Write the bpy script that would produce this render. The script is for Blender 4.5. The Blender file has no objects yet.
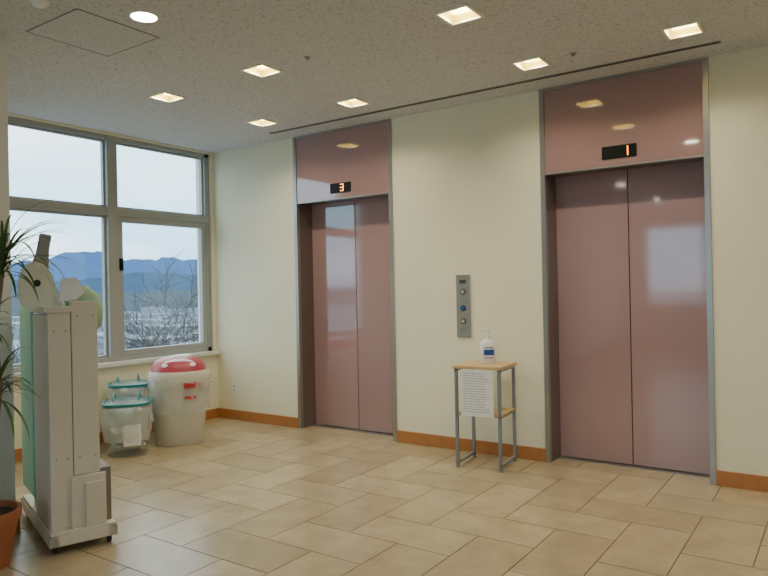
import bpy, bmesh, math, random
from mathutils import Vector, Matrix
random.seed(7)
C = bpy.context.scene.collection
H = 2.94

# ------------------------------------------------------------------ materials
def mat(name, col, rough=0.5, metal=0.0, spec=0.5, emit=None, es=0.0, noise=None, bump=None, coat=0.0, alpha=None):
    m = bpy.data.materials.new(name); m.use_nodes = True
    nt = m.node_tree; b = nt.nodes['Principled BSDF']
    b.inputs['Base Color'].default_value = (*col, 1)
    b.inputs['Roughness'].default_value = rough
    b.inputs['Metallic'].default_value = metal
    b.inputs['Specular IOR Level'].default_value = spec
    b.inputs['Coat Weight'].default_value = coat
    b.inputs['Coat Roughness'].default_value = 0.05
    if emit:
        b.inputs['Emission Color'].default_value = (*emit, 1)
        b.inputs['Emission Strength'].default_value = es
    tc = nt.nodes.new('ShaderNodeTexCoord')
    if noise:   # (scale, amount)
        n = nt.nodes.new('ShaderNodeTexNoise'); n.inputs['Scale'].default_value = noise[0]; n.inputs['Detail'].default_value = 5
        nt.links.new(tc.outputs['Object'], n.inputs['Vector'])
        mx = nt.nodes.new('ShaderNodeMix'); mx.data_type = 'RGBA'
        mx.inputs[6].default_value = (*[c*(1-noise[1]) for c in col], 1)
        mx.inputs[7].default_value = (*[min(1, c*(1+noise[1])) for c in col], 1)
        nt.links.new(n.outputs['Fac'], mx.inputs[0]); nt.links.new(mx.outputs[2], b.inputs['Base Color'])
    if bump:    # (scale, strength, dist)
        n = nt.nodes.new('ShaderNodeTexNoise'); n.inputs['Scale'].default_value = bump[0]; n.inputs['Detail'].default_value = 3
        nt.links.new(tc.outputs['Object'], n.inputs['Vector'])
        bp = nt.nodes.new('ShaderNodeBump'); bp.inputs['Strength'].default_value = bump[1]; bp.inputs['Distance'].default_value = bump[2]
        nt.links.new(n.outputs['Fac'], bp.inputs['Height']); nt.links.new(bp.outputs[0], b.inputs['Normal'])
    return m

def translucent(name, col, a, rough=0.25):
    m = mat(name, col, rough)
    m.node_tree.nodes['Principled BSDF'].inputs['Alpha'].default_value = a
    return m

M_wall = mat('wall_cream', (0.84, 0.81, 0.63), 0.75, spec=0.25, noise=(1.5, 0.03), bump=(160, 0.12, 0.002))
M_wallw = mat('wall_white', (0.78, 0.76, 0.68), 0.75, spec=0.25, noise=(1.5, 0.03), bump=(160, 0.12, 0.002))
M_door = mat('door_mauve', (0.39, 0.245, 0.258), 0.07, spec=0.8, noise=(0.8, 0.03), coat=0.9)
M_head = mat('header_mauve', (0.37, 0.225, 0.225), 0.05, spec=0.8, coat=1.0)
M_jamb = mat('jamb_mauve_metal', (0.22, 0.165, 0.155), 0.3, metal=0.4)
M_steel = mat('brushed_steel', (0.40, 0.39, 0.375), 0.32, metal=0.8, noise=(30, 0.08))
M_alu = mat('window_aluminium', (0.38, 0.40, 0.40), 0.4, metal=0.15)
M_sill = mat('sill_paint', (0.76, 0.77, 0.74), 0.45)
M_base = mat('baseboard_wood', (0.44, 0.18, 0.06), 0.4, noise=(14, 0.2))
M_black = mat('black_plastic', (0.012, 0.012, 0.013), 0.35, spec=0.2)
M_dark = mat('dark_gap', (0.03, 0.03, 0.03), 0.6)
M_led = mat('led_orange', (0.6, 0.2, 0.02), 0.5, emit=(1.0, 0.36, 0.06), es=5)
M_white = mat('white_plastic', (0.88, 0.88, 0.88), 0.3)
M_whitemetal = mat('white_metal', (0.85, 0.84, 0.78), 0.4)
M_paper = mat('paper', (0.88, 0.88, 0.90), 0.8)
M_ink = mat('ink', (0.26, 0.26, 0.27), 0.8)
M_blue = mat('label_blue', (0.02, 0.09, 0.38), 0.5)
M_birch = mat('birch_wood', (0.62, 0.41, 0.19), 0.4, noise=(9, 0.15))
M_gleg = mat('grey_steel_leg', (0.27, 0.31, 0.345), 0.32, metal=0.4)
M_red = mat('lid_pink_red', (0.47, 0.06, 0.10), 0.35)
M_redl = mat('label_red', (0.55, 0.04, 0.06), 0.5)
M_bin = mat('bin_ivory', (0.68, 0.66, 0.60), 0.4, noise=(5, 0.06))
M_bag = translucent('clear_bag', (0.88, 0.90, 0.90), 0.34, 0.12)
M_clear = translucent('clear_bin_plastic', (0.72, 0.82, 0.81), 0.20, 0.12)
M_teal = mat('teal_plastic', (0.04, 0.25, 0.27), 0.35)
M_terra = mat('terracotta', (0.42, 0.15, 0.07), 0.7, noise=(10, 0.15))
M_soil = mat('soil', (0.05, 0.035, 0.025), 0.95, noise=(60, 0.4))
M_leaf = mat('leaf_green', (0.085, 0.16, 0.045), 0.4, noise=(6, 0.35))
M_stem = mat('stem_bark', (0.22, 0.17, 0.10), 0.8, noise=(30, 0.2))
M_wpaint = mat('whitewashed_wood', (0.72, 0.66, 0.56), 0.6, noise=(7, 0.08))
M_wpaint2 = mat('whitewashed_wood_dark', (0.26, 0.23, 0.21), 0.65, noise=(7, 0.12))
M_green = mat('pale_green_board', (0.36, 0.62, 0.50), 0.55, noise=(4, 0.06))
M_greenc = mat('pale_green_cloth', (0.34, 0.52, 0.36), 0.85, noise=(12, 0.08))
M_grey = mat('grey_felt', (0.36, 0.36, 0.36), 0.85, noise=(20, 0.1))
M_cream = mat('cream_plywood', (0.82, 0.82, 0.68), 0.6, noise=(8, 0.06))
M_lampsq = mat('lamp_warm', (1, 0.9, 0.6), 0.5, emit=(1.0, 0.84, 0.34), es=12)
M_lampr = mat('lamp_round', (1, 1, 0.95), 0.5, emit=(1.0, 0.92, 0.75), es=32)
M_refl = mat('lamp_reflector', (0.74, 0.62, 0.22), 0.5, metal=0.0)
M_bark = mat('tree_bark', (0.045, 0.035, 0.035), 0.9)

def ceiling_mat():
    m = bpy.data.materials.new('ceiling_rockwool'); m.use_nodes = True
    nt = m.node_tree; b = nt.nodes['Principled BSDF']; b.inputs['Roughness'].default_value = 0.9
    b.inputs['Specular IOR Level'].default_value = 0.1
    tc = nt.nodes.new('ShaderNodeTexCoord')
    mp = nt.nodes.new('ShaderNodeMapping'); mp.inputs['Scale'].default_value = (1, 1.5, 1)
    nt.links.new(tc.outputs['Object'], mp.inputs['Vector'])
    n = nt.nodes.new('ShaderNodeTexNoise'); n.inputs['Scale'].default_value = 58; n.inputs['Detail'].default_value = 2
    nt.links.new(mp.outputs[0], n.inputs['Vector'])
    r = nt.nodes.new('ShaderNodeValToRGB')
    r.color_ramp.elements[0].position = 0.34; r.color_ramp.elements[0].color = (0.44, 0.44, 0.45, 1)
    r.color_ramp.elements[1].position = 0.44; r.color_ramp.elements[1].color = (0.66, 0.67, 0.69, 1)
    nt.links.new(n.outputs['Fac'], r.inputs[0]); nt.links.new(r.outputs[0], b.inputs['Base Color'])
    bp = nt.nodes.new('ShaderNodeBump'); bp.inputs['Strength'].default_value = 0.2; bp.inputs['Distance'].default_value = 0.002
    nt.links.new(n.outputs['Fac'], bp.inputs['Height']); nt.links.new(bp.outputs[0], b.inputs['Normal'])
    return m
M_ceil = ceiling_mat()

def tile_mat():
    m = bpy.data.materials.new('floor_stone_tile'); m.use_nodes = True
    nt = m.node_tree; b = nt.nodes['Principled BSDF']
    g = nt.nodes.new('ShaderNodeNewGeometry'); tc = nt.nodes.new('ShaderNodeTexCoord')
    r = nt.nodes.new('ShaderNodeValToRGB'); e = r.color_ramp.elements
    e[0].position = 0; e[0].color = (0.405, 0.32, 0.20, 1)
    e[1].position = 1; e[1].color = (0.51, 0.415, 0.27, 1)
    x = r.color_ramp.elements.new(0.5); x.color = (0.46, 0.37, 0.235, 1)
    nt.links.new(g.outputs['Random Per Island'], r.inputs[0])
    n = nt.nodes.new('ShaderNodeTexNoise'); n.inputs['Scale'].default_value = 5; n.inputs['Detail'].default_value = 8; n.inputs['Roughness'].default_value = 0.65
    nt.links.new(tc.outputs['Object'], n.inputs['Vector'])
    r2 = nt.nodes.new('ShaderNodeValToRGB'); r2.color_ramp.elements[0].position = 0.3; r2.color_ramp.elements[0].color = (0.82, 0.81, 0.79, 1)
    r2.color_ramp.elements[1].position = 0.7; r2.color_ramp.elements[1].color = (1.1, 1.1, 1.1, 1)
    nt.links.new(n.outputs['Fac'], r2.inputs[0])
    mx = nt.nodes.new('ShaderNodeMix'); mx.data_type = 'RGBA'; mx.blend_type = 'MULTIPLY'; mx.inputs[0].default_value = 1
    nt.links.new(r.outputs[0], mx.inputs[6]); nt.links.new(r2.outputs[0], mx.inputs[7]); nt.links.new(mx.outputs[2], b.inputs['Base Color'])
    b.inputs['Roughness'].default_value = 0.27; b.inputs['Specular IOR Level'].default_value = 0.5
    bp = nt.nodes.new('ShaderNodeBump'); bp.inputs['Strength'].default_value = 0.12; bp.inputs['Distance'].default_value = 0.004
    nt.links.new(n.outputs['Fac'], bp.inputs['Height']); nt.links.new(bp.outputs[0], b.inputs['Normal'])
    return m
M_tile = tile_mat()
M_grout = mat('grout', (0.20, 0.15, 0.095), 0.9)

def glass_mat():
    m = bpy.data.materials.new('window_glass'); m.use_nodes = True
    nt = m.node_tree; nt.nodes.clear()
    o = nt.nodes.new('ShaderNodeOutputMaterial'); t = nt.nodes.new('ShaderNodeBsdfTransparent'); g = nt.nodes.new('ShaderNodeBsdfGlossy')
    t.inputs[0].default_value = (0.95, 0.98, 0.98, 1); g.inputs['Roughness'].default_value = 0.02
    mx = nt.nodes.new('ShaderNodeMixShader'); mx.inputs[0].default_value = 0.04
    nt.links.new(t.outputs[0], mx.inputs[1]); nt.links.new(g.outputs[0], mx.inputs[2]); nt.links.new(mx.outputs[0], o.inputs[0])
    return m
M_glass = glass_mat()

# ------------------------------------------------------------------ helpers
def empty(name, loc=(0, 0, 0), rot=0.0):
    e = bpy.data.objects.new(name, None); e.empty_display_size = 0.1
    e.location = loc; e.rotation_euler = (0, 0, rot); C.objects.link(e); return e

def finish(name, bm, mats, parent=None, smooth=False, bevel=0, loc=None):
    bmesh.ops.recalc_face_normals(bm, faces=bm.faces)
    me = bpy.data.meshes.new(name); bm.to_mesh(me); bm.free()
    for mm in (mats if isinstance(mats, (list, tuple)) else [mats]): me.materials.append(mm)
    if smooth:
        for p in me.polygons: p.use_smooth = True
    o = bpy.data.objects.new(name, me); C.objects.link(o)
    if parent: o.parent = parent
    if loc: o.location = loc
    if bevel:
        b = o.modifiers.new('bevel', 'BEVEL'); b.width = bevel; b.segments = 2; b.limit_method = 'ANGLE'
    return o

def addbox(bm, a, b, mi=0):
    vs = [bm.verts.new((x, y, z)) for x in (a[0], b[0]) for y in (a[1], b[1]) for z in (a[2], b[2])]
    for f in ((0, 1, 3, 2), (4, 6, 7, 5), (0, 4, 5, 1), (2, 3, 7, 6), (0, 2, 6, 4), (1, 5, 7, 3)):
        fc = bm.faces.new([vs[i] for i in f]); fc.material_index = mi

def box(name, a, b, m, parent=None, bevel=0.0):
    bm = bmesh.new(); addbox(bm, a, b); return finish(name, bm, m, parent, bevel=bevel)

def boxes(name, lst, m, parent=None, bevel=0.0):
    bm = bmesh.new()
    for a, b in lst: addbox(bm, a, b)
    return finish(name, bm, m, parent, bevel=bevel)

def loft(name, secs, m, parent=None, seg=40, n=2.0, cap=(True, True), wob=0.0, smooth=True):
    bm = bmesh.new(); rings = []
    for s in secs:
        cx, cy, z, rx, ry = s[:5]; e = s[5] if len(s) > 5 else n; ring = []
        for k in range(seg):
            a = 2*math.pi*k/seg; c, sn = math.cos(a), math.sin(a)
            w = 1 + (wob*math.sin(a*9+z*40)*0.6 + wob*random.uniform(-1, 1)*0.5 if wob else 0)
            x = math.copysign(abs(c)**(2/e), c)*rx*w; y = math.copysign(abs(sn)**(2/e), sn)*ry*w
            ring.append(bm.verts.new((cx+x, cy+y, z)))
        rings.append(ring)
    for r0, r1 in zip(rings, rings[1:]):
        for k in range(seg):
            bm.faces.new([r0[k], r0[(k+1) % seg], r1[(k+1) % seg], r1[k]])
    if cap[0]: bm.faces.new(rings[0])
    if cap[1]: bm.faces.new(rings[-1])
    o = finish(name, bm, m, parent, smooth=smooth)
    if smooth:
        es = o.modifiers.new('es', 'EDGE_SPLIT'); es.split_angle = math.radians(50)
    return o

def tube(name, pts, r, m, parent=None, res=6, cyclic=False, radii=None):
    cu = bpy.data.curves.new(name, 'CURVE'); cu.dimensions = '3D'; cu.bevel_depth = r; cu.bevel_resolution = 2
    cu.use_fill_caps = True
    sp = cu.splines.new('POLY'); sp.points.add(len(pts)-1)
    for i, p in enumerate(pts):
        sp.points[i].co = (*p, 1); sp.points[i].radius = radii[i] if radii else 1
    sp.use_cyclic_u = cyclic
    o = bpy.data.objects.new(name, cu); cu.materials.append(m); C.objects.link(o)
    if parent: o.parent = parent
    return o

def arcpatch(name, cx, cy, r0, r1, z0, z1, a0, a1, m, parent, seg=14, th=0.003):
    bm = bmesh.new(); vs = []
    for i in range(seg+1):
        a = a0+(a1-a0)*i/seg
        vs.append([bm.verts.new((cx+(r+d)*math.cos(a), cy+(r+d)*math.sin(a), z)) for (r, z, d) in ((r0, z0, 0), (r1, z1, 0), (r1, z1, th), (r0, z0, th))])
    for p, q in zip(vs, vs[1:]):
        for k in range(4): bm.faces.new([p[k], p[(k+1) % 4], q[(k+1) % 4], q[k]])
    bm.faces.new(vs[0]); bm.faces.new(vs[-1])
    return finish(name, bm, m, parent, smooth=False)

# ------------------------------------------------------------------ room shell
XR, YB = 8.5, -9.5
E = [(1.19, 2.39), (3.80, 5.02)]
boxes('wall_back', [((-0.25, 0, 0), (E[0][0], 0.25, H)), ((E[0][1], 0, 0), (E[1][0], 0.25, H)), ((E[1][1], 0, 0), (XR, 0.25, H)),
                    ((E[0][0], 0.29, 0), (E[0][1], 0.35, H)), ((E[1][0], 0.29, 0), (E[1][1], 0.35, H))], M_wall)
WY0, WY1, WZ0, WZ1 = -2.47, -0.05, 0.74, 2.92
boxes('wall_window_side', [((-0.25, -3.07, 0), (0, 0, WZ0)), ((-0.25, -3.07, WZ1), (0, 0, H)), ((-0.25, -3.07, WZ0), (0, WY0, WZ1)), ((-0.25, WY1, WZ0), (0, 0, WZ1))], M_wall)
box('wall_left', (-0.25, YB, 0), (1.72, -3.07, H), M_wallw)
box('wall_right', (XR, YB, 0), (XR+0.2, 0.25, H), M_wallw)
BX0, BX1, BZ0, BZ1 = 2.2, 6.8, 0.9, 2.6
boxes('wall_front', [((-0.25, YB-0.2, 0), (BX0, YB, H)), ((BX1, YB-0.2, 0), (XR+0.2, YB, H)), ((BX0, YB-0.2, 0), (BX1, YB, BZ0)), ((BX0, YB-0.2, BZ1), (BX1, YB, H))], M_wallw)

# floor: slab + herringbone tiles
bm = bmesh.new()
addbox(bm, (-0.25, YB-0.2, -0.12), (XR+0.2, 0.35, -0.004), 1)
W = 0.33; g = 0.003; ox, oy = 0.1, -0.05
def addtile(x0, y0, x1, y1):
    x0, x1 = max(x0, 0.0), min(x1, XR); y0, y1 = max(y0, YB), min(y1, 0.215)
    if x1-x0 < 0.02 or y1-y0 < 0.02: return
    addbox(bm, (x0+g, y0+g, -0.004), (x1-g, y1-g, 0.0), 0)
for i in range(-4, 32):
    for j in range(-34, 4):
        c = (i-j) % 4
        if c == 0: addtile(ox+i*W, oy+j*W, ox+(i+2)*W, oy+(j+1)*W)
        if c == 3: addtile(ox+i*W, oy+j*W, ox+(i+1)*W, oy+(j+2)*W)
finish('floor', bm, [M_tile, M_grout])

# ceiling with square lamp openings
LX = [1.40, 2.44, 4.00, 4.98, 7.0]; LY = [-0.645, -1.69]
lamps = [(x, y) for x in LX for y in LY]
hs = 0.092
xs = sorted({-0.25, XR+0.2} | {x+s*hs for x, y in lamps for s in (-1, 1)})
ys = sorted({YB-0.2, 0.35} | {y+s*hs for x, y in lamps for s in (-1, 1)})
bm = bmesh.new()
for a, b in zip(xs, xs[1:]):
    for c, d in zip(ys, ys[1:]):
        mx_, my_ = (a+b)/2, (c+d)/2
        if any(abs(mx_-x) < hs*0.9 and abs(my_-y) < hs*0.9 for x, y in lamps): continue
        addbox(bm, (a, c, H), (b, d, H+0.03))
finish('ceiling', bm, M_ceil)

def spot(parent, z, energy, rad, col, ang=150):
    l = bpy.data.lights.new('bulb', 'SPOT'); l.energy = energy; l.shadow_soft_size = rad; l.color = col
    l.spot_size = math.radians(ang); l.spot_blend = 1.0
    o = bpy.data.objects.new('bulb', l); C.objects.link(o); o.parent = parent; o.location = (0, 0, z)
for x, y in lamps:
    e = empty('recessed_downlight', (x, y, H))
    o = 0.108; i = 0.09
    boxes('frame', [((-o, -o, -0.008), (o, -i, 0.0)), ((-o, i, -0.008), (o, o, 0.0)), ((-o, -i, -0.008), (-i, i, 0.0)), ((i, -i, -0.008), (o, i, 0.0))], M_whitemetal, e)
    t = 0.002; hz = .075
    boxes('reflector_housing', [((-i-t, -i, 0), (-i, i, hz)), ((i, -i, 0), (i+t, i, hz)), ((-i-t, -i-t, 0), (i+t, -i, hz)), ((-i-t, i, 0), (i+t, i+t, hz)), ((-i-t, -i-t, hz), (i+t, i+t, hz+.005))], M_refl, e)
    boxes('lamp_tubes', [((-0.075, -0.075+k*0.1, 0.035), (0.075, -0.075+k*0.1+0.05, 0.065)) for k in range(2)], M_lampsq, e, bevel=0.008)
    spot(e, .045, 38, .02, (1.0, .90, .67))

def round_lamp(x, y, r=0.07):
    e = empty('round_downlight', (x, y, H))
    loft('rim', [(0, 0, 0, r+.012, r+.012), (0, 0, -.008, r+.008, r+.008), (0, 0, -.008, r, r), (0, 0, -.001, r, r)], M_whitemetal, e, cap=(False, False))
    loft('lamp_disc', [(0, 0, -.002, r, r), (0, 0, -.005, r*.95, r*.95)], M_lampr, e)
round_lamp(2.589, -2.75)
for x in (4.4, 6.3):
    for y in (-2.9,): round_lamp(x, y)
for x in (2.9, 5.0, 7.0):
    for y in (-5.2, -7.6): round_lamp(x, y)
loft('smoke_detector', [(2.33, -3.2, H, .05, .05), (2.33, -3.2, H-.012, .05, .05), (2.33, -3.2, H-.03, .03, .03)], M_white)
for (x, y) in ((2.86, -1.69), (4.30, -.66)):
    loft('fire_sprinkler', [(x, y, H, .022, .022), (x, y, H-.005, .022, .022), (x, y, H-.008, .010, .010), (x, y, H-.02, .008, .008)], M_steel, seg=20)
# access hatch
e = empty('ceiling_access_hatch', (2.13, -2.765, H))
q = .265; w = .006
boxes('edge_trim', [((-q, -q, -.004), (q, -q+w, 0)), ((-q, q-w, -.004), (q, q, 0)), ((-q, -q, -.004), (-q+w, q, 0)), ((q-w, -q, -.004), (q, q, 0))], mat('hatch_trim', (.26, .26, .25), .5), e)
box('hatch_panel', (-q+w, -q+w, -.002), (q-w, q-w, 0), M_ceil, e)
# slot diffuser
e = empty('linear_air_diffuser', (3.14, -0.285, H))
box('slot', (-1.99, -.012, -.003), (1.99, .012, 0), M_dark, e)
boxes('flanges', [((-2.0, -.02, -.005), (2.0, -.012, 0)), ((-2.0, .012, -.005), (2.0, .02, 0))], mat('diffuser_metal', (.2, .2, .19), .5, metal=.3), e)

# baseboards
bh = .105
boxes('baseboard_back', [((0.016, -.016, 0), (E[0][0], 0, bh)), ((E[0][1], -.016, 0), (E[1][0], 0, bh)), ((E[1][1], -.016, 0), (XR, 0, bh))], M_base, bevel=.003)
box('baseboard_window_side', (0, -3.07, 0), (.016, 0, bh), M_base, bevel=.003)
boxes('baseboard_left', [((1.72, YB, 0), (1.736, -3.054, bh)), ((.016, -3.07, 0), (1.72, -3.054, bh))], M_base)
box('baseboard_right', (XR-.016, YB, 0), (XR, -.016, bh), M_base)

# ------------------------------------------------------------------ windows
win = empty('window_1', (0, 0, 0))
fx0, fx1 = -.13, -.03
MY = -1.246; TZ = 2.19
boxes('outer_frame', [((fx0, WY0, WZ0), (fx1, WY1, WZ0+.05)), ((fx0, WY0, WZ1-.045), (fx1, WY1, WZ1)), ((fx0, WY0, WZ0), (fx1, WY0+.05, WZ1)), ((fx0, WY1-.06, WZ0), (fx1, WY1, WZ1)),
                      ((fx0, MY-.055, WZ0), (fx1+.01, MY+.055, WZ1)), ((fx0, WY0, TZ-.04), (fx1+.005, WY1, TZ+.04))], M_alu, win, bevel=.004)
def sash(y0, y1, z0, z1, t, x0=-.10, x1=-.06):
    boxes('sash_frame', [((x0, y0, z0), (x1, y1, z0+t)), ((x0, y0, z1-t), (x1, y1, z1)), ((x0, y0, z0+t), (x1, y0+t, z1-t)), ((x0, y1-t, z0+t), (x1, y1, z1-t))], M_alu, win, bevel=.003)
    box('glass_pane', ((x0+x1)/2-.002, y0+t, z0+t), ((x0+x1)/2+.002, y1-t, z1-t), M_glass, win)
sash(WY0+.05, MY-.055, TZ+.04, WZ1-.045, .018)
sash(MY+.055, WY1-.06, TZ+.04, WZ1-.045, .018)
sash(WY0+.05, MY-.055, WZ0+.05, TZ-.04, .022)
sash(MY+.055, WY1-.06, WZ0+.05, TZ-.04, .055, -.09, -.035)
box('latch', (-.035, MY+.065, 1.62), (-.005, MY+.095, 1.74), M_black, win, bevel=.005)
box('window_sill', (-.02, WY0-.02, WZ0-.035), (.05, -.002, WZ0+.005), M_sill, win, bevel=.004)
# front-side window (behind photographer)
w2 = empty('window_2', (0, YB-.1, 0))
L = [((BX0, -.05, BZ0), (BX1, .03, BZ0+.05)), ((BX0, -.05, BZ1-.05), (BX1, .03, BZ1)), ((BX0, -.05, BZ0), (BX0+.05, .03, BZ1)), ((BX1-.05, -.05, BZ0), (BX1, .03, BZ1))]
for k in (1, 2, 3): L.append(((BX0+k*1.15-.03, -.05, BZ0), (BX0+k*1.15+.03, .03, BZ1)))
boxes('frame', L, M_alu, w2)
box('glass_pane', (BX0+.05, -.01, BZ0+.05), (BX1-.05, -.006, BZ1-.05), M_glass, w2)

# ------------------------------------------------------------------ elevators
SEG = {'1': 'bc', '3': 'abgcd', '-': 'g'}
def digit(parent, ch, x, z, y, s=.034, h=.062):
    t = .0065
    segs = {'a': (0, h, s, h), 'g': (0, h/2, s, h/2), 'd': (0, 0, s, 0), 'b': (s, h/2, s, h), 'c': (s, 0, s, h/2), 'f': (0, h/2, 0, h), 'e': (0, 0, 0, h/2)}
    lst = []
    for k in SEG[ch]:
        x0, z0, x1, z1 = segs[k]
        lst.append(((x+x0-t/2, y-.002, z+z0-t/2), (x+x1+t/2, y, z+z1+t/2)))
    boxes('display_digit', lst, M_led, parent)
def elevator(x0, x1, text, shift):
    e = empty('elevator', ((x0+x1)/2, 0, 0)); w = (x1-x0)/2; ft = .04; DZ = 2.275; D = .216
    boxes('steel_frame', [((-w, -.012, 0), (-w+ft, .03, H)), ((w-ft, -.012, 0), (w, .03, H)), ((-w+ft, -.012, H-.018), (w-ft, .03, H))], M_steel, e, bevel=.002)
    boxes('side_jambs', [((-w, .03, 0), (-w+ft, D+.02, DZ)), ((w-ft, .03, 0), (w, D+.02, DZ))], M_jamb, e)
    box('header_panel', (-w+ft, -.004, DZ), (w-ft, .02, H-.018), M_head, e, bevel=.003)
    box('header_soffit', (-w+ft, .02, DZ), (w-ft, D+.02, DZ+.03), M_jamb, e)
    box('header_bottom_trim', (-w+ft, -.008, DZ-.012), (w-ft, .02, DZ), M_steel, e)
    box('door_leaf_left', (-w+ft, D, .008), (-.003, D+.03, DZ), M_door, e, bevel=.004)
    box('door_leaf_right', (.003, D, .008), (w-ft, D+.03, DZ), M_door, e, bevel=.004)
    box('shaft_gap', (-.01, D+.031, 0), (.01, D+.035, DZ), M_dark, e)
    boxes('door_sill', [((-w+ft, D-.06, -.002), (w-ft, D-.035, .003)), ((-w+ft, D-.028, -.002), (w-ft, D+.03, .003))], M_steel, e)
    box('floor_display', (-.125, -.012, 2.325), (.125, -.004, 2.42), M_black, e, bevel=.003)
    n = len(text)
    for k, ch in enumerate(text): digit(e, ch, shift+(k-(n-1))*.055, 2.342, -.012)
elevator(*E[0], '3', .004); elevator(*E[1], '1', .03)

cp = empty('elevator_call_panel', (3.095, 0, 1.235))
box('plate', (-.066, -.014, -.265), (.066, 0, .265), M_steel, cp, bevel=.004)
def disc(name, x, z, r, y, th, m, parent):
    bm = bmesh.new(); bmesh.ops.create_cone(bm, cap_ends=True, segments=28, radius1=r, radius2=r, depth=th)
    bmesh.ops.rotate(bm, verts=bm.verts, matrix=Matrix.Rotation(math.radians(90), 3, 'X'))
    bmesh.ops.translate(bm, verts=bm.verts, vec=(x, y-th/2, z)); return finish(name, bm, m, parent)
for k, (z, m2) in enumerate(((.12, M_white), (-.02, M_blue), (-.13, M_white))):
    disc('button_ring', 0, z, .026, -.014, .004, M_dark, cp); disc('button', 0, z, .019, -.018, .004, M_steel if k != 1 else M_blue, cp)
    box('button_mark', (-.006, -.024, z-.006), (.006, -.022, z+.006), m2, cp)
box('upper_slot', (-.03, -.016, .19), (.03, -.014, .22), M_dark, cp)
box('key_switch_cover', (-.03, -.016, -.235), (.03, -.014, -.19), M_gleg, cp)

e = empty('power_outlet', (.267, 0, .34))
box('plate', (-.035, -.008, -.06), (.035, 0, .06), M_white, e, bevel=.003)
boxes('sockets', [((-.010, -.010, z-.012), (-.006, -.008, z+.012)) for z in (-.022, .022)]+[((.006, -.010, z-.012), (.010, -.008, z+.012)) for z in (-.022, .022)], M_dark, e)

# ------------------------------------------------------------------ side table
tb = empty('side_table', (3.43, -.30, 0), math.radians(6))
w, d, th = .185, .185, .79
s = .012
legs = []
for sx in (-1, 1):
    for sy in (-1, 1):
        x, y = sx*(w-.012), sy*(d-.012); legs.append(((x-s, y-s, 0), (x+s, y+s, th-.022)))
boxes('legs', legs, M_gleg, tb, bevel=.002)
boxes('side_rails', [((sx*(w-.012)-s, -d, zz), (sx*(w-.012)+s, d, zz+.02)) for sx in (-1, 1) for zz in (.03, .40, th-.042)], M_gleg, tb, bevel=.002)
box('table_top', (-w-.012, -d-.012, th-.022), (w+.012, d+.012, th), M_birch, tb, bevel=.003)
box('lower_shelf', (-w+.024, -d+.005, .405), (w+.0, d-.005, .425), M_birch, tb, bevel=.003)
nt_ = empty('notice_sheet', (0, 0, 0)); nt_.parent = tb
box('sheet', (-.125, -d-.018, .41), (.135, -d-.0155, .765), M_paper, nt_)
rows = []
for k in range(16):
    z = .735-k*.0195; r = random.uniform(.06, .115); x = -.105; r = r if k else .06
    while x < r:
        l_ = random.uniform(.02, .05); rows.append(((x, -d-.0185, z), (min(x+l_, r), -d-.018, z+.0035))); x += l_+.006
boxes('printed_lines', rows, M_ink, nt_)

sb = empty('sanitizer_bottle', (3.43, -.24, .79), math.radians(35))
sb.scale = (1.12, 1.12, 1.18)
loft('bottle_body', [(0, 0, 0, .050, .034), (0, 0, .005, .055, .038), (0, 0, .12, .055, .038), (0, 0, .145, .046, .032), (0, 0, .16, .020, .020), (0, 0, .17, .018, .018)], M_white, sb, n=2.6)
loft('pump_collar', [(0, 0, .165, .021, .021), (0, 0, .19, .021, .021), (0, 0, .192, .009, .009), (0, 0, .215, .009, .009), (0, 0, .217, .020, .015), (0, 0, .232, .018, .014)], M_white, sb, seg=24)
tube('pump_nozzle', [(0, 0, .226), (-.035, -.005, .226), (-.052, -.006, .215)], .007, M_white, sb)
boxes('label', [((-.036, -.040, .055), (.036, -.037, .092))], M_blue, sb)
boxes('label_text', [((-.03, -.0395, .102), (.03, -.037, .108)), ((-.028, -.0395, .035), (.028, -.037, .040))], M_blue, sb)

# ------------------------------------------------------------------ bins
bn = empty('trash_bin', (.60, -1.0, 0), math.radians(-38))
R = .25
loft('bin_body', [(0, 0, 0, R*.84, R*.84), (0, 0, .02, R*.88, R*.88), (0, 0, .52, R*1.0, R*1.0), (0, 0, .53, R*1.07, R*1.07), (0, 0, .585, R*1.08, R*1.08), (0, 0, .59, R*1.0, R*1.0)], M_bin, bn, n=2.8)
loft('bag_skirt', [(0, 0, .30, R*1.05, R*1.05), (0, 0, .38, R*1.09, R*1.09), (0, 0, .46, R*1.08, R*1.08), (0, 0, .54, R*1.13, R*1.13), (0, 0, .60, R*1.13, R*1.13)], M_bag, bn, n=2.6, cap=(False, False), wob=.05, seg=72)
loft('lid_skirt', [(0, 0, .585, R*1.10, R*1.10), (0, 0, .645, R*1.11, R*1.11), (0, 0, .675, R*1.04, R*1.04)], M_bin, bn, n=2.6)
loft('lid_dome', [(0, 0, .67, R*1.02, R*1.02), (0, 0, .715, R*.97, R*.98), (0, 0, .757, R*.82, R*.85), (0, 0, .785, R*.58, R*.64), (0, 0, .797, R*.30, R*.38), (0, 0, .80, .01, .01)], M_red, bn, n=2.4)
bm = bmesh.new()   # tilted swing flap on the dome front
bmesh.ops.create_uvsphere(bm, u_segments=24, v_segments=12, radius=1)
bmesh.ops.scale(bm, verts=bm.verts, vec=(.07, .15, .022))
bmesh.ops.rotate(bm, verts=bm.verts, matrix=Matrix.Rotation(math.radians(42), 3, 'Y'))
bmesh.ops.translate(bm, verts=bm.verts, vec=(.188, 0, .735))
finish('swing_flap', bm, M_white, bn, smooth=True)
bm = bmesh.new(); bmesh.ops.create_uvsphere(bm, u_segments=20, v_segments=10, radius=1)
bmesh.ops.scale(bm, verts=bm.verts, vec=(.06, .10, .02)); bmesh.ops.translate(bm, verts=bm.verts, vec=(.0, .03, .796))
finish('lid_knob', bm, M_white, bn, smooth=True)
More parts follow.
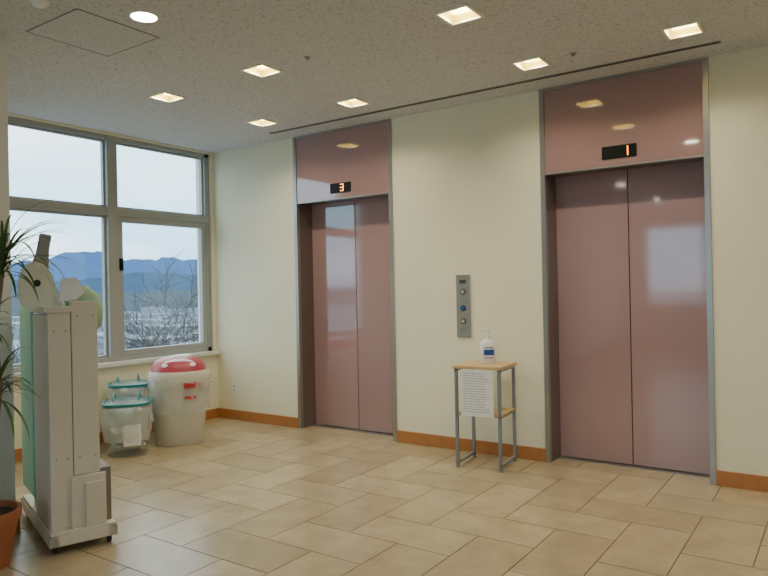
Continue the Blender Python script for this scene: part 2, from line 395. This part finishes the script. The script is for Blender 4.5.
arcpatch('brand_label', 0, 0, R*1.115, R*1.115, .53, .575, math.radians(8), math.radians(42), M_redl, bn, th=.018)
arcpatch('small_label', 0, 0, R*1.03, R*1.03, .43, .455, math.radians(10), math.radians(30), M_redl, bn, th=.03)
boxes('handles', [((-.04, -R*1.20, .54), (.04, -R*1.05, .57)), ((-.04, R*1.05, .54), (.04, R*1.20, .57))], M_bin, bn, bevel=.01)

def clear_bin(x, y, h, rot, r=.185, name='recycling_bin'):
    e = empty(name, (x, y, 0), math.radians(rot))
    loft('clear_body', [(0, 0, 0.0, r*.86, r*.86), (0, 0, .015, r*.90, r*.90), (0, 0, h, r, r)], M_clear, e, n=3.2, cap=(True, False))
    loft('clear_bag', [(0, 0, h*.30, r*1.0, r*1.0), (0, 0, h*.50, r*1.06, r*1.06), (0, 0, h*.75, r*1.05, r*1.05), (0, 0, h*.99, r*1.05, r*1.05)], M_bag, e, n=3, cap=(False, False), wob=.07, seg=60)
    loft('lid_rim', [(0, 0, h-.01, r*1.08, r*1.08), (0, 0, h+.018, r*1.10, r*1.10), (0, 0, h+.023, r*.98, r*.98), (0, 0, h+.0, r*.96, r*.96)], M_teal, e, n=3.2, cap=(False, False))
    loft('lid_top', [(0, 0, h+.02, r*.94, r*.94), (0, 0, h+.035, r*.80, r*.80), (0, 0, h+.04, r*.45, r*.45)], M_clear, e, n=3.2)
    for sg in (-1, 1):
        pts = [(r*.6*math.cos(a), sg*r*.55, h+.03+.06*math.sin(a)) for a in [math.pi*k/10 for k in range(11)]]
        tube('carry_handle', pts, .007, M_teal, e)
    cols = [mat('pet_clear', (.50, .57, .57), .2), mat('pet_green', (.18, .32, .24), .3), M_white, mat('cap_paper', (.45, .37, .26), .8)]
    k = 0
    zz = .04
    while zz < h-.09:
        for a in range(8):
            an = a*.8976+zz*9; rr = r*(.58 if a else .05)
            bm = bmesh.new()
            bmesh.ops.create_cone(bm, cap_ends=True, segments=14, radius1=.034, radius2=.030, depth=.15)
            bmesh.ops.create_cone(bm, cap_ends=True, segments=14, radius1=.030, radius2=.012, depth=.05, matrix=Matrix.Translation((0, 0, .10)))
            bmesh.ops.rotate(bm, verts=bm.verts, matrix=Matrix.Rotation(random.uniform(.8, 2.2), 3, 'X') @ Matrix.Rotation(an, 3, 'Y'))
            bmesh.ops.scale(bm, verts=bm.verts, vec=(.8, .8, .6))
            bmesh.ops.translate(bm, verts=bm.verts, vec=(rr*math.cos(an), rr*math.sin(an), zz+.04))
            finish('plastic_bottle', bm, cols[(k*7+k//3) % 4], e, smooth=True); k += 1
        zz += .07
    return e
a = clear_bin(.59, -1.55, .44, -38, .185)
box('paper_label', (.178, -.02, .10), (.183, .12, .28), M_paper, a)
clear_bin(.28, -1.32, .55, -30, .165)

# ------------------------------------------------------------------ wheeled wooden stand
P0 = (2.273, -3.171, 0)
st = empty('wheeled_wooden_stand', P0, math.atan2(.949, .316))
boxes('base_frame', [((0, 0, .045), (.35, .05, .10)), ((0, 0, .045), (.05, .92, .10)), ((.30, 0, .045), (.35, .92, .10)), ((0, .87, .045), (.35, .92, .10)), ((.05, .42, .045), (.30, .50, .10))], M_wpaint, st, bevel=.004)
box('base_board', (.01, .01, .10), (.34, .91, .118), M_wpaint, st, bevel=.003)
for x in (.035, .315):
    for y in (.05, .86):
        bm = bmesh.new(); bmesh.ops.create_cone(bm, cap_ends=True, segments=20, radius1=.022, radius2=.022, depth=.018)
        bmesh.ops.rotate(bm, verts=bm.verts, matrix=Matrix.Rotation(math.radians(90), 3, 'Y'))
        bmesh.ops.translate(bm, verts=bm.verts, vec=(x, y, .022)); finish('caster_wheel', bm, M_dark, st)
box('post_left_board', (.02, .05, .118), (.135, .10, 1.30), M_wpaint, st, bevel=.004)
box('post_right_board', (.139, .05, .40), (.275, .10, 1.36), M_wpaint, st, bevel=.004)
box('body_box', (.02, .101, .118), (.272, .50, 1.29), M_wpaint, st, bevel=.004)
box('top_cap', (.0, .04, 1.30), (.14, .50, 1.335), M_wpaint, st, bevel=.004)
box('lower_front_board', (.12, .03, .118), (.30, .05, .40), M_wpaint, st, bevel=.004)
box('lower_brace', (.19, .015, .118), (.29, .03, .36), M_wpaint, st, bevel=.003)
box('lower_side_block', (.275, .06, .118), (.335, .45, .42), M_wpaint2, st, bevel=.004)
for (sx_, sz_) in ((.05, .5), (.05, 1.2), (.11, .5), (.11, 1.2), (.17, .5), (.25, .5), (.17, 1.28), (.25, 1.28)):
    disc('screw_head', sx_, sz_, .005, .05, .001, M_gleg, st)
box('green_side_board', (.01, .505, .20), (.03, .90, 1.34), M_green, st, bevel=.003)
box('green_back_board', (.03, .60, .118), (.30, .62, 1.22), M_green, st, bevel=.003)
def cut(name, out, y, t, m, bevel=0):
    bm = bmesh.new(); vs0 = [bm.verts.new((x, y, z)) for x, z in out]; f = bm.faces.new(vs0)
    r_ = bmesh.ops.extrude_face_region(bm, geom=[f]); bmesh.ops.translate(bm, verts=[v for v in r_['geom'] if isinstance(v, bmesh.types.BMVert)], vec=(0, t, 0))
    finish(name, bm, m, st, bevel=bevel)
cut('cutout_board', [(-.08, 1.335), (-.10, 1.40), (-.10, 1.47), (-.08, 1.54), (-.05, 1.575), (-.01, 1.585), (.03, 1.57), (.07, 1.52), (.10, 1.42), (.13, 1.335)], .18, .018, M_cream)
disc('cutout_eye_hole', -.005, 1.465, .019, .18, .002, M_dark, st)
cut('grey_crest', [(-.03, 1.555), (.0, 1.64), (.02, 1.745), (.08, 1.735), (.065, 1.65), (.06, 1.53), (.0, 1.53)], .20, .035, M_grey, .008)
loft('green_cushion', [(.29, .30, 1.18, .03, .05), (.28, .30, 1.21, .075, .10), (.265, .30, 1.30, .10, .12), (.25, .30, 1.39, .095, .11), (.23, .30, 1.45, .05, .06)], M_greenc, st, n=2.3)
cut('white_card', [(.10, 1.36), (.115, 1.49), (.19, 1.495), (.235, 1.41), (.19, 1.37)], .15, .02, M_paper)

# ------------------------------------------------------------------ potted dracaena
pp = empty('potted_dracaena', (2.085, -3.42, 0))
loft('pot', [(0, 0, 0, .125, .125), (0, 0, .24, .165, .165), (0, 0, .24, .18, .18), (0, 0, .29, .182, .182), (0, 0, .29, .165, .165), (0, 0, .26, .16, .16)], M_terra, pp, cap=(True, False))
loft('soil', [(0, 0, .255, .162, .162), (0, 0, .262, .150, .150)], M_soil, pp)
def leaf(bm, base, yaw, pitch, ln, wd):
    n = 9; p = Vector(base); prev = None; pt = pitch
    side = Vector((-math.sin(yaw), math.cos(yaw), 0))
    for k in range(n+1):
        t = k/n; ww = wd*(0.55+1.2*t)*(1-t)**.7+.0008
        a, b = bm.verts.new(p-side*ww), bm.verts.new(p+side*ww); c = bm.verts.new(p+Vector((0, 0, -ww*.3)))
        if prev:
            bm.faces.new([prev[0], prev[2], c, a]); bm.faces.new([prev[2], prev[1], b, c])
        prev = (a, b, c)
        dr = Vector((math.cos(yaw)*math.cos(pt), math.sin(yaw)*math.cos(pt), math.sin(pt)))
        p = p+dr*ln/n; pt -= (1.5/n)*(.5+t)
rt = Vector((.822, .40, 0))
for (dx, top, lean, nl, ll) in ((.05, 1.62, .16, 54, .44), (-.03, .98, .16, 44, .36), (.02, 1.28, .05, 36, .36)):
    b0 = Vector((dx, dx*.6, .26)); tp = Vector((dx, -.03, top))+rt*lean
    pts = [b0.lerp(tp, k/8)+Vector((.012*math.sin(k*1.3+dx*50), .012*math.cos(k*1.7), 0)) for k in range(9)]
    tube('stem', [tuple(p) for p in pts], .012, M_stem, pp, radii=[1.2-.05*k for k in range(9)])
    bm = bmesh.new()
    for k in range(nl):
        hgt = pts[-1]-Vector((0, 0, random.uniform(0, .13)))
        yaw = k*2.399; f = .55 if (math.sin(yaw) > .35 and top < 1.5) else 1
        leaf(bm, hgt, yaw, random.uniform(-.1, 1.35), f*ll*random.uniform(.7, 1.1), .0095)
    finish('leaf_crown', bm, M_leaf, pp, smooth=True)

# ------------------------------------------------------------------ outside
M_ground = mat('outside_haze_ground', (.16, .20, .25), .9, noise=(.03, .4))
box('outside_ground', (-900, -700, -6.5), (-1.5, 1500, -6.3), M_ground)
def mountains(name, xb, hb, col, sd):
    bm = bmesh.new(); random.seed(sd); n = 260; ny = [-500+1800*i/n for i in range(n+1)]
    ph = [random.uniform(0, 6.28) for _ in range(8)]; rows = []
    for i, y in enumerate(ny):
        h = hb*(1+.20*math.sin(y/90+ph[0])+.14*math.sin(y/41+ph[1])+.07*math.sin(y/19+ph[2])+.035*math.sin(y/8+ph[3])+.02*math.sin(y/3.7+ph[4]))
        rows.append([bm.verts.new((xb+k*30+6*math.sin(y/14+k*2+ph[5]), y, -6.3+(h+6.3)*(1-k/4)**1.2)) for k in range(5)])
    for a_, b_ in zip(rows, rows[1:]):
        for k in range(4): bm.faces.new([a_[k], a_[k+1], b_[k+1], b_[k]])
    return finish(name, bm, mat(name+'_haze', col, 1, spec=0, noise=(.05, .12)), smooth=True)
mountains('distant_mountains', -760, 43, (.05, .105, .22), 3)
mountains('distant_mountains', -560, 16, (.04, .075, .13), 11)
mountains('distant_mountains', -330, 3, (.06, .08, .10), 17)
random.seed(31); lst = []
for k in range(300):
    x = -random.uniform(60, 190); y = random.uniform(20, 300); a_ = random.uniform(3, 8); b_ = random.uniform(3, 7); h = random.uniform(1.0, 3.0)
    lst.append(((x, y, -6.3), (x+a_, y+b_, -6.3+h)))
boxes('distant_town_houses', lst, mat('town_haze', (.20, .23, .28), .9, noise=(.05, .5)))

def tree(x, y, z0, h, sd):
    random.seed(sd)
    cu = bpy.data.curves.new('bare_tree', 'CURVE'); cu.dimensions = '3D'; cu.bevel_depth = 1; cu.bevel_resolution = 0
    def br(p, d, ln, r, lv):
        n = 5; sp = cu.splines.new('POLY'); sp.points.add(n); q = p.copy(); dd = d.copy(); kids = []
        for i in range(n+1):
            sp.points[i].co = (*q, 1); sp.points[i].radius = r*(1-.6*i/n)
            if i > 0: kids.append((q.copy(), dd.copy(), r*(1-.6*i/n)))
            dd = (dd+Vector([random.uniform(-.22, .22) for _ in range(3)])+Vector((0, 0, .03))).normalized(); q = q+dd*ln/n
        if lv > 0:
            for (kp, kd, kr) in kids:
                for _ in range(2 if lv > 1 else 1):
                    ax = Vector([random.uniform(-1, 1) for _ in range(3)]).normalized()
                    nd = (kd+ax*.95).normalized(); nd.z = max(nd.z, -.05)
                    br(kp, nd, ln*random.uniform(.45, .7), max(kr*.55, .008), lv-1)
    br(Vector((0, 0, 0)), Vector((0, 0, 1)), h*.62, h*.013, 4)
    cu.materials.append(M_bark)
    o = bpy.data.objects.new('bare_tree', cu); o.location = (x, y, z0); C.objects.link(o)
tree(-7.5, 5.0, -6.3, 6.2, 1)
tree(-9.5, 2.4, -6.3, 5.6, 5)
tree(-11, 8.5, -6.3, 6.4, 9)
tree(-9.0, 4.4, -6.3, 5.6, 21)

# ------------------------------------------------------------------ world
wd = bpy.data.worlds.new('World'); bpy.context.scene.world = wd; wd.use_nodes = True
nt = wd.node_tree; bg = nt.nodes['Background']
tc = nt.nodes.new('ShaderNodeTexCoord'); sx = nt.nodes.new('ShaderNodeSeparateXYZ'); nt.links.new(tc.outputs['Generated'], sx.inputs[0])
r = nt.nodes.new('ShaderNodeValToRGB'); e_ = r.color_ramp.elements
e_[0].position = 0; e_[0].color = (.30, .52, .74, 1); e_[1].position = .32; e_[1].color = (.80, .94, 1.0, 1)
x_ = e_.new(.10); x_.color = (.42, .70, .90, 1)
nt.links.new(sx.outputs[2], r.inputs[0])
mp = nt.nodes.new('ShaderNodeMapping'); mp.inputs['Scale'].default_value = (1, 1, 4); nt.links.new(tc.outputs['Generated'], mp.inputs[0])
n = nt.nodes.new('ShaderNodeTexNoise'); n.inputs['Scale'].default_value = 3.5; n.inputs['Detail'].default_value = 5; nt.links.new(mp.outputs[0], n.inputs[0])
r2 = nt.nodes.new('ShaderNodeValToRGB'); r2.color_ramp.elements[0].position = .46; r2.color_ramp.elements[1].position = .72
nt.links.new(n.outputs['Fac'], r2.inputs[0])
mx = nt.nodes.new('ShaderNodeMix'); mx.data_type = 'RGBA'; nt.links.new(r2.outputs[0], mx.inputs[0]); nt.links.new(r.outputs[0], mx.inputs[6]); mx.inputs[7].default_value = (.86, .96, 1.0, 1)
nt.links.new(mx.outputs[2], bg.inputs[0]); bg.inputs[1].default_value = 4.2

# ------------------------------------------------------------------ camera
cam = bpy.data.cameras.new('camera'); co = bpy.data.objects.new('camera', cam); C.objects.link(co)
cam.sensor_width = 36; cam.lens = 670/768*36; cam.clip_end = 5000
fw = Vector((-.5695, .822, 0)).normalized(); rgt = Vector((fw.y, -fw.x, 0)); up = Vector((0, 0, 1)); k = .02
r1 = (rgt-k*up).normalized(); u1 = (up+k*rgt).normalized()
m4 = Matrix(((r1.x, u1.x, -fw.x, 5.785), (r1.y, u1.y, -fw.y, -5.071), (r1.z, u1.z, -fw.z, 1.4), (0, 0, 0, 1)))
co.matrix_world = m4
bpy.context.scene.camera = co
